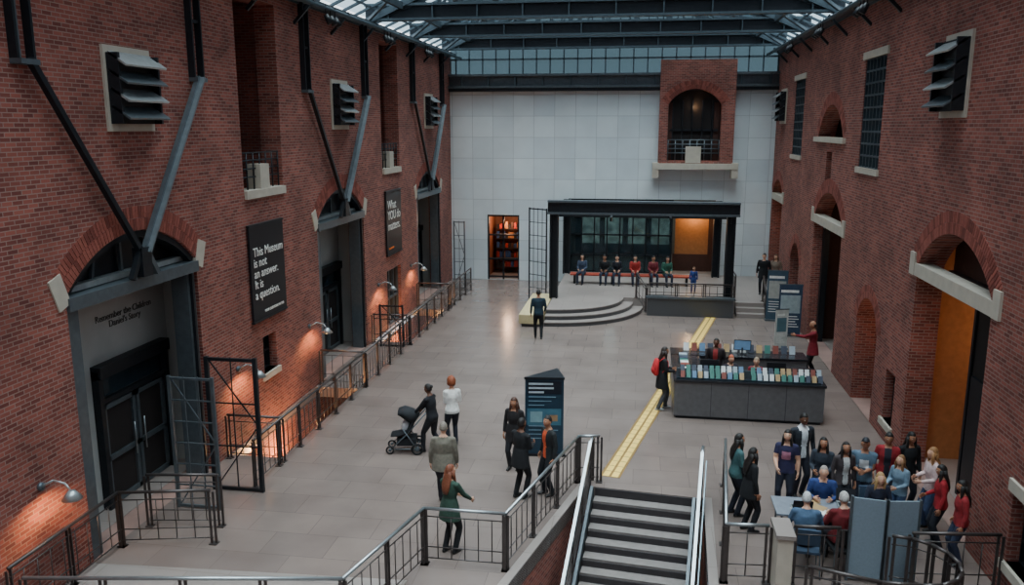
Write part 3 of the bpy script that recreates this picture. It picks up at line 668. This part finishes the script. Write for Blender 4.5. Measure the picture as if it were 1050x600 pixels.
    b=B(name,Matrix.Translation((x,y,z))@Matrix.Rotation(yaw,4,'Z')@Matrix.Scale(s,4))
    MT=cloth(top);MP=cloth(pants);MS=mat('shoe_%02x%02x%02x'%shoes,shoes,.5);SKN=mat('skin_'+skin,SK[skin],.55,0,.06,10);HR=mat('hair_%02x%02x%02x'%hair,hair,.6,0,.3,40,.8);MI=cloth(inner) if inner else MT; MPR=cloth(printc) if printc else MT
    Ri=R.transposed(); groups={}
    V=[v.co.copy() for v in rm.vertices]
    for p in rm.polygons:
        c=p.center; best=min(((seg_d(c,a,e)[0]-(.05 if k in('arm','fore','foot') else .07),seg_d(c,a,e)[1],k) for k,a,e in bones),key=lambda q:q[0])
        lc=Ri@(c-P)+V3((0,0,.93)); m=MP
        tors=lc.z>.86 and abs(lc.x)<.26 and abs(lc.y)<.2
        if best[2]=='foot' and c.z<.16: m=MS
        elif best[2] in('arm','fore') and (best[0]<.012) and not (tors and abs(lc.x)<sw-.045 and abs(lc.y)<.13):
            m=MT
            if short and (best[2]=='fore' or best[1]>.62): m=SKN
            if best[2]=='fore' and best[1]>.97: m=SKN
        elif tors:
            m=MT
            if inner and lc.y>.03 and abs(lc.x)<.055+.02*(lc.z-1): m=MI
            if printc and lc.y>.05 and abs(lc.x)<.09 and 1.15<lc.z<1.33: m=MPR
            if lc.z>1.475 or (lc.z>1.44 and lc.y>.03 and abs(lc.x)<.06): m=SKN
        elif coat and c.z>coat+.005 and best[2]!='foot': m=MT
        elif skirt and c.z>skirt+.005: m=MP
        elif skirt and c.z<skirt: m=SKN
        if lc.z>1.475 and abs(lc.x)<.1 and best[0]>.0: m=SKN
        if scarf and 1.42<lc.z<1.54 and abs(lc.x)<.1: m=cloth(scarf)
        groups.setdefault(m,[]).append(list(p.vertices))
    o=len(b.v); b.v+=[b.M@v for v in V]
    for m,fl_ in groups.items():
        i=b.mi(m)
        for q in fl_: b.f.append([o+k for k in q]); b.m.append(i); b.sm.append(True)
    bpy.data.meshes.remove(rm)
    # head
    HT=lambda p: hc+hr@p
    b.add([HT(headshape(p)) for p in HS[0]],HS[1],SKN,True)
    hr4=hr
    for sx in (-1,1):
        b.ell(HT(V3((sx*.078,-.005,-.005))),(.01,.02,.03),SKN,hr4,8,6); b.ell(HT(V3((sx*.028,.084,.006))),(.013,.009,.008),mat('eye_white',(220,215,210),.3),hr4,8,6)
        b.ell(HT(V3((sx*.028,.091,.006))),(.006,.004,.006),BLACK,hr4,6,5); b.ell(HT(V3((sx*.03,.091,.026))),(.017,.005,.004),HR,hr4,6,4)
    b.ell(HT(V3((0,.089,-.057))),(.023,.008,.006),mat('lips',(150,80,74),.5),hr4,8,5)
    # hair
    def hs(p):
        xx,yy,zz=p; k=.9
        low={'short':-.35,'long':-1.0,'bun':-.35,'afro':-.4,'bald':-.35}.get(style,-.35)
        front=.48-.12*abs(xx)
        cov=(zz>front) or (yy<.12 and zz>low)
        if style=='bald': cov=(yy<.0 and -.4<zz<.35)
        if style=='cap': cov=zz>.3 or (yy<.12 and zz>-.35)
        if cov: k=1.10 if style!='afro' else 1.45+.06*math.sin(9*xx)*math.sin(8*zz+3*yy)
        return headshape(p)*k+ (V3((0,-.004,.004)) if cov else V3())
    b.add([HT(hs(p)) for p in HS[0]],HS[1],HR,True)
    if style=='cap': b.ell(HT(V3((0,.12,.045))),(.06,.06,.012),HR,hr4,10,5)
    if style=='long': b.tube([(HT(V3((0,-.045,.03))),.082,.06),(HT(V3((0,-.075,-.07))),.095,.05),(tp(0,-.105,1.42),.105,.035),(tp(0,-.125,1.30),.09,.03),(tp(0,-.125,1.22),.05,.015)],HR,12)
    if style=='long':
        for sx in (-1,1): b.tube([(HT(V3((sx*.072,.0,.03))),.02,.045),(HT(V3((sx*.082,.005,-.08))),.024,.04),(tp(sx*.085,.05,1.42),.03,.022),(tp(sx*.085,.09,1.33),.018,.012)],HR,8)
    if style=='bun': b.ell(HT(V3((0,-.10,.07))),(.045,.04,.045),HR)
    # hands
    for W,fd,sx in handinfo:
        xr=V3((0,1,0)) if abs(fd.y)<.75 else V3((0,0,1)); X=(xr-fd*xr.dot(fd)).normalized(); Y=fd.cross(X)
        if Y.x*sx>0: Y=-Y
        at=lambda a,t,l: W+X*a+Y*t+fd*l
        b.tube([(at(0,0,-.02),.026,.022),(at(0,0,.015),.03,.018),(at(0,.0,.05),.042,.016),(at(0,.003,.088),.041,.013)],SKN,8,side=X)
        for k,(ox,ln) in enumerate(((.032,.066),(.011,.076),(-.011,.070),(-.031,.055))):
            c1=.35+.08*k; b.tube([(at(ox,.003,.08),.0095,.009),(at(ox*1.05,.003+ln*.15,.08+ln*.45),.009,.0085),(at(ox*1.05,.003+ln*(.15+.5*c1),.08+ln*.78),.008,.008),(at(ox*1.03,.003+ln*(.3+.75*c1),.08+ln*.98),.006,.006)],SKN,6,side=X)
        b.tube([(at(.028,.004,.02),.013,.012),(at(.05,.014,.045),.011,.011),(at(.06,.024,.075),.0095,.009),(at(.058,.032,.098),.007,.007)],SKN,6,side=Y)
    if pack:
        PM=cloth(pack); b.tube([(tp(0,-.17,1.00),.13,.07),(tp(0,-.2,1.04),.155,.09),(tp(0,-.2,1.25),.155,.085),(tp(0,-.18,1.40),.12,.06),(tp(0,-.16,1.43),.06,.03)],PM,14)
        b.tube([(tp(0,-.27,1.05),.10,.03),(tp(0,-.285,1.12),.11,.035),(tp(0,-.27,1.2),.09,.02)],PM,10)
        for sx in (-1,1): b.tube([(tp(sx*.1,-.13,1.38),.025,.01),(tp(sx*.11,-.02,1.475),.025,.012),(tp(sx*.115,.10,1.38),.025,.01),(tp(sx*.12,.11,1.22),.022,.01),(tp(sx*.14,-.05,1.08),.02,.01)],PM,6)
    return b.done()
pi=math.pi; BLK=(22,22,26)
walkf=[(-.09,.22,.09),(.09,-.24,.14)]
# hall visitors
person('man',-3.53,28.85,.15,1.78,'m',(26,46,58),(24,24,28),skin='m',style='short',hands=[None,(.22,.18,.95)],feet=[(-.1,.1,.085),(.1,-.1,.085)])
person('woman',.7,21.75,-1.35,1.74,'f',BLK,(70,72,78),(170,170,172),skin='m',hair=(40,26,22),style='long',coat=.62,pack=(190,44,50),hands=[(-.1,.3,1.12),(.12,.3,1.12)],feet=[(-.09,.12,.085),(.09,-.12,.085)],head=(0,-.1))
person('man.001',5.25,25.3,1.45,1.78,'m',(120,28,40),(28,28,32),skin='m',style='bald',hair=(40,32,28),coat=.75,hands=[(-.12,.52,1.32),None],feet=[(-.1,.12,.085),(.1,-.12,.085)])
person('man.002',5.2,35.8,2.9,1.76,'m',BLK,(30,32,40),skin='l',style='short',z=PZ,coat=.7)
person('woman.001',5.72,36.0,2.7,1.7,'f',(120,104,92),(60,62,74),skin='l',hair=(90,60,40),style='long',z=PZ)
person('woman.002',-4.66,17.85,1.25,1.66,'f',(24,24,30),(30,30,36),skin='d',style='bun',lean=.12,hands=[(-.16,.42,1.0),(.16,.42,1.0)],feet=walkf)
person('woman.003',-4.3,18.35,.5,1.68,'f',(226,222,218),(34,36,44),skin='l',hair=(128,66,40),style='afro',hands=[(-.05,.25,1.15),(.1,.25,1.1)])
person('man.003',-3.75,15.2,.15,1.74,'m',(104,98,88),(40,40,48),skin='l',hair=(120,110,100),style='short',coat=.78,fat=1.12,feet=walkf)
person('woman.004',-3.2,13.35,-.5,1.66,'f',(44,66,56),(26,26,30),skin='l',hair=(110,60,40),style='long',hands=[(-.1,.32,1.05),(.22,.36,1.02)],head=(-.3,-.2),coat=.7)
person('woman.005',-2.62,17.2,2.9,1.68,'f',(30,26,28),(28,28,34),skin='m',hair=(70,42,30),style='long',coat=.7)
person('man.004',-2.28,15.75,-.6,1.72,'m',BLK,(24,24,28),skin='d',style='short',coat=.72,hands=[(-.1,.28,1.1),(.1,.3,1.15)],head=(0,-.3))
person('man.005',-1.72,16.0,2.2,1.72,'m',(30,32,34),(24,26,32),skin='m',style='short',inner=(206,84,50),head=(.3,-.2))
# desk staff
person('man.006',2.2,23.1,2.9,1.7,'m',(44,34,36),(24,24,28),skin='d',style='short',inner=(150,50,50),head=(0,-.2))
person('woman.006',2.55,22.75,-2.9,1.66,'f',(40,34,44),(30,30,34),skin='l',hair=(176,84,54),style='short',sit=.48,lean=.12); person('woman.007',3.25,22.6,2.9,1.66,'f',(120,30,44),(30,30,34),skin='l',hair=(150,130,110),style='short',sit=.48,lean=.12)
chair('office_chair',2.55,22.8,-2.9,BLACK); chair('office_chair.001',3.25,22.65,2.9,BLACK)
# ticket group
fr=[(-.12,.28,1.08),(.12,.28,1.1)]
person('woman.008',1.98,15.65,-1.3,1.68,'f',(60,92,94),(30,32,44),skin='m',style='long',hands=fr,head=(0,-.2),inner=(30,30,34))
person('woman.009',2.16,15.0,-1.2,1.66,'f',BLK,(26,26,32),skin='m',style='long',coat=.75,head=(.1,-.2))
person('woman.010',2.97,16.0,2.9,1.7,'f',(44,42,72),(34,36,50),skin='l',style='long',printc=(170,110,130),short=True,hands=[None,(.15,.25,1.0)],head=(0,-.2))
person('man.007',3.38,16.75,-2.8,1.8,'m',(40,44,52),(34,36,48),skin='d',style='short',inner=(210,214,220),scarf=(220,220,224))
person('woman.011',3.62,15.85,2.8,1.64,'f',(44,50,60),(30,32,40),skin='m',style='long',hands=fr,head=(.2,-.3))
person('woman.012',3.98,15.72,-2.9,1.62,'f',(66,58,60),(30,32,40),skin='m',style='long',inner=(190,190,190),head=(-.2,-.3))
person('man.008',4.38,15.85,2.9,1.68,'m',(84,104,122),(34,38,54),skin='m',style='cap',hair=(30,32,40),short=True,printc=(190,195,200),hands=[(-.02,.26,1.12),(.1,.28,1.14)],head=(0,-.3))
person('woman.013',4.9,16.2,2.9,1.68,'f',(140,34,42),(30,32,44),skin='m',style='bun',inner=(40,40,50))
person('woman.014',5.32,16.3,-2.9,1.68,'f',(26,26,30),(28,30,40),skin='m',style='long')
person('woman.015',5.55,15.6,1.7,1.64,'f',(206,178,176),(60,74,104),skin='l',hair=(150,106,66),style='long',hands=fr,head=(0,-.2))
person('woman.016',5.5,14.95,1.4,1.56,'f',(148,30,40),(30,32,42),skin='m',style='long',hands=[None,(.1,.28,1.05)])
person('woman.017',5.62,14.3,1.5,1.56,'f',(140,38,44),(44,50,70),skin='m',style='long')
person('girl',4.95,15.5,2.2,1.5,'f',(110,132,150),(56,74,104),skin='l',hair=(120,84,54),style='long',hands=fr,head=(0,-.4))
person('woman.018',4.45,15.15,-3.0,1.62,'f',(36,40,56),(30,32,40),skin='l',hair=(160,126,84),style='long',sit=.47,lean=.15,head=(0,-.3),hands=[(-.15,.34,.83),(.15,.34,.83)])
person('man.009',2.95,13.75,-.1,1.7,'m',(70,92,118),(50,50,58),skin='l',hair=(180,180,180),style='short',sit=.47,lean=.15,hands=[(-.18,.36,.84),(.18,.36,.84)],fat=1.1)
person('man.010',3.6,13.85,.15,1.72,'m',(98,24,30),(36,36,44),skin='l',hair=(176,172,168),style='short',sit=.47,lean=.12,hands=[(-.18,.36,.84),(.18,.36,.84)],fat=1.15)
person('man.011',3.5,15.2,3.0,1.7,'m',(44,62,112),(40,42,50),skin='l',hair=(150,140,134),style='short',sit=.47,lean=.15,hands=[(-.15,.34,.83),(.15,.34,.83)],head=(0,-.3))
chair('chair',2.95,13.7,-.1); chair('chair.001',3.6,13.8,.15,mat('wheelchair_vinyl',(24,24,26),.5)); chair('chair.002',4.45,15.2,-3.0); chair('chair.003',3.5,15.25,3.0)
# seated at far platform
b=B('bench'); b.box((-3.1,37.0,PZ+.38),(2.3,37.5,PZ+.45),mat('bench_wood',(150,60,44),.5))
for x in (-2.9,-1.2,.5,2.1): b.box((x-.05,37.05,PZ),(x+.05,37.45,PZ+.38),STEEL)
b.done(bevel=.01)
for i,(x,c,sk,st) in enumerate(((-2.55,(60,70,90),'l','long'),(-1.55,(24,24,28),'m','short'),(-1.0,(30,32,40),'l','short'),(-.2,(150,44,40),'l','long'),(.6,(110,40,48),'m','short'),(1.2,(50,90,76),'l','long'))):
    person(('woman' if i%2==0 else 'man')+'.%03d'%(30+i),x,37.2,pi+.1*(i-2),1.68,'f' if i%2==0 else 'm',c,(40,44,60),skin=sk,style=st,sit=.45,z=PZ,lean=.05+.04*(i%3))
person('child',2.3,35.6,pi,1.15,'f',(50,70,130),(40,60,110),skin='l',hair=(90,60,40),style='long',z=PZ)
# ---------------- stroller ----------------
b=B('baby_stroller',Matrix.Translation((-5.3,17.85,0))@Matrix.Rotation(1.75,4,'Z'))
RB=mat('rubber',(18,18,20),.7); FA=mat('stroller_fabric',(26,27,32),.85)
for sx in (-1,1):
    b.torus((sx*.27,-.28,.14),.12,.025,(1,0,0),RB); b.ell((sx*.27,-.28,.14),(.02,.06,.06),STEELG); b.torus((sx*.2,.36,.1),.08,.022,(1,0,0),RB); b.ell((sx*.2,.36,.1),(.02,.04,.04),STEELG)
    b.cyl((sx*.2,.36,.1),(sx*.23,-.1,.55),.014,STEELG); b.cyl((sx*.27,-.28,.14),(sx*.23,.05,.62),.014,STEELG); b.cyl((sx*.23,-.05,.5),(sx*.23,-.5,1.02),.014,STEELG)
    b.cyl((sx*.27,-.28,.14),(sx*.2,.36,.12),.012,STEELG)
b.cyl((-.23,-.5,1.02),(.23,-.5,1.02),.02,RB); b.cyl((-.27,-.28,.14),(.27,-.28,.14),.012,STEELG)
b.tube([(V3((0,.34,.42)),.18,.03),(V3((0,.1,.45)),.2,.06),(V3((0,-.08,.52)),.2,.07),(V3((0,-.2,.85)),.19,.05),(V3((0,-.22,.95)),.15,.03)],FA,12)
b.tube([(V3((0,-.25,.8)),.2,.16),(V3((0,-.1,.9)),.235,.17),(V3((0,.05,.98)),.235,.13),(V3((0,.16,.98)),.22,.06)],FA,14)
b.box((-.2,-.25,.2),(.2,.2,.36),FA); b.ell((0,.0,.62),(.11,.1,.15),mat('baby_blanket',(200,200,205),.8)); b.ell((0,-.03,.80),(.06,.065,.07),mat('skin_m',SK['m'],.55,0,.06,10))
b.done()
# ---------------- world & sun ----------------
w=bpy.data.worlds.new('world'); bpy.context.scene.world=w; w.use_nodes=True; nt=w.node_tree; bg=nt.nodes['Background']
sky=nt.nodes.new('ShaderNodeTexSky'); sky.sky_type='HOSEK_WILKIE'; sky.turbidity=8; sky.sun_direction=(.2,-.3,.93)
hs_=nt.nodes.new('ShaderNodeMixRGB'); hs_.inputs[0].default_value=.8; hs_.inputs[2].default_value=(.72,.79,.84,1)
nt.links.new(sky.outputs[0],hs_.inputs[1]); nt.links.new(hs_.outputs[0],bg.inputs[0]); bg.inputs[1].default_value=3.3
l=bpy.data.lights.new('sun','SUN'); l.energy=19; l.angle=1.1; l.color=(1,.98,.95); so=bpy.data.objects.new('sun',l); C.objects.link(so); so.rotation_euler=(.12,.03,0)
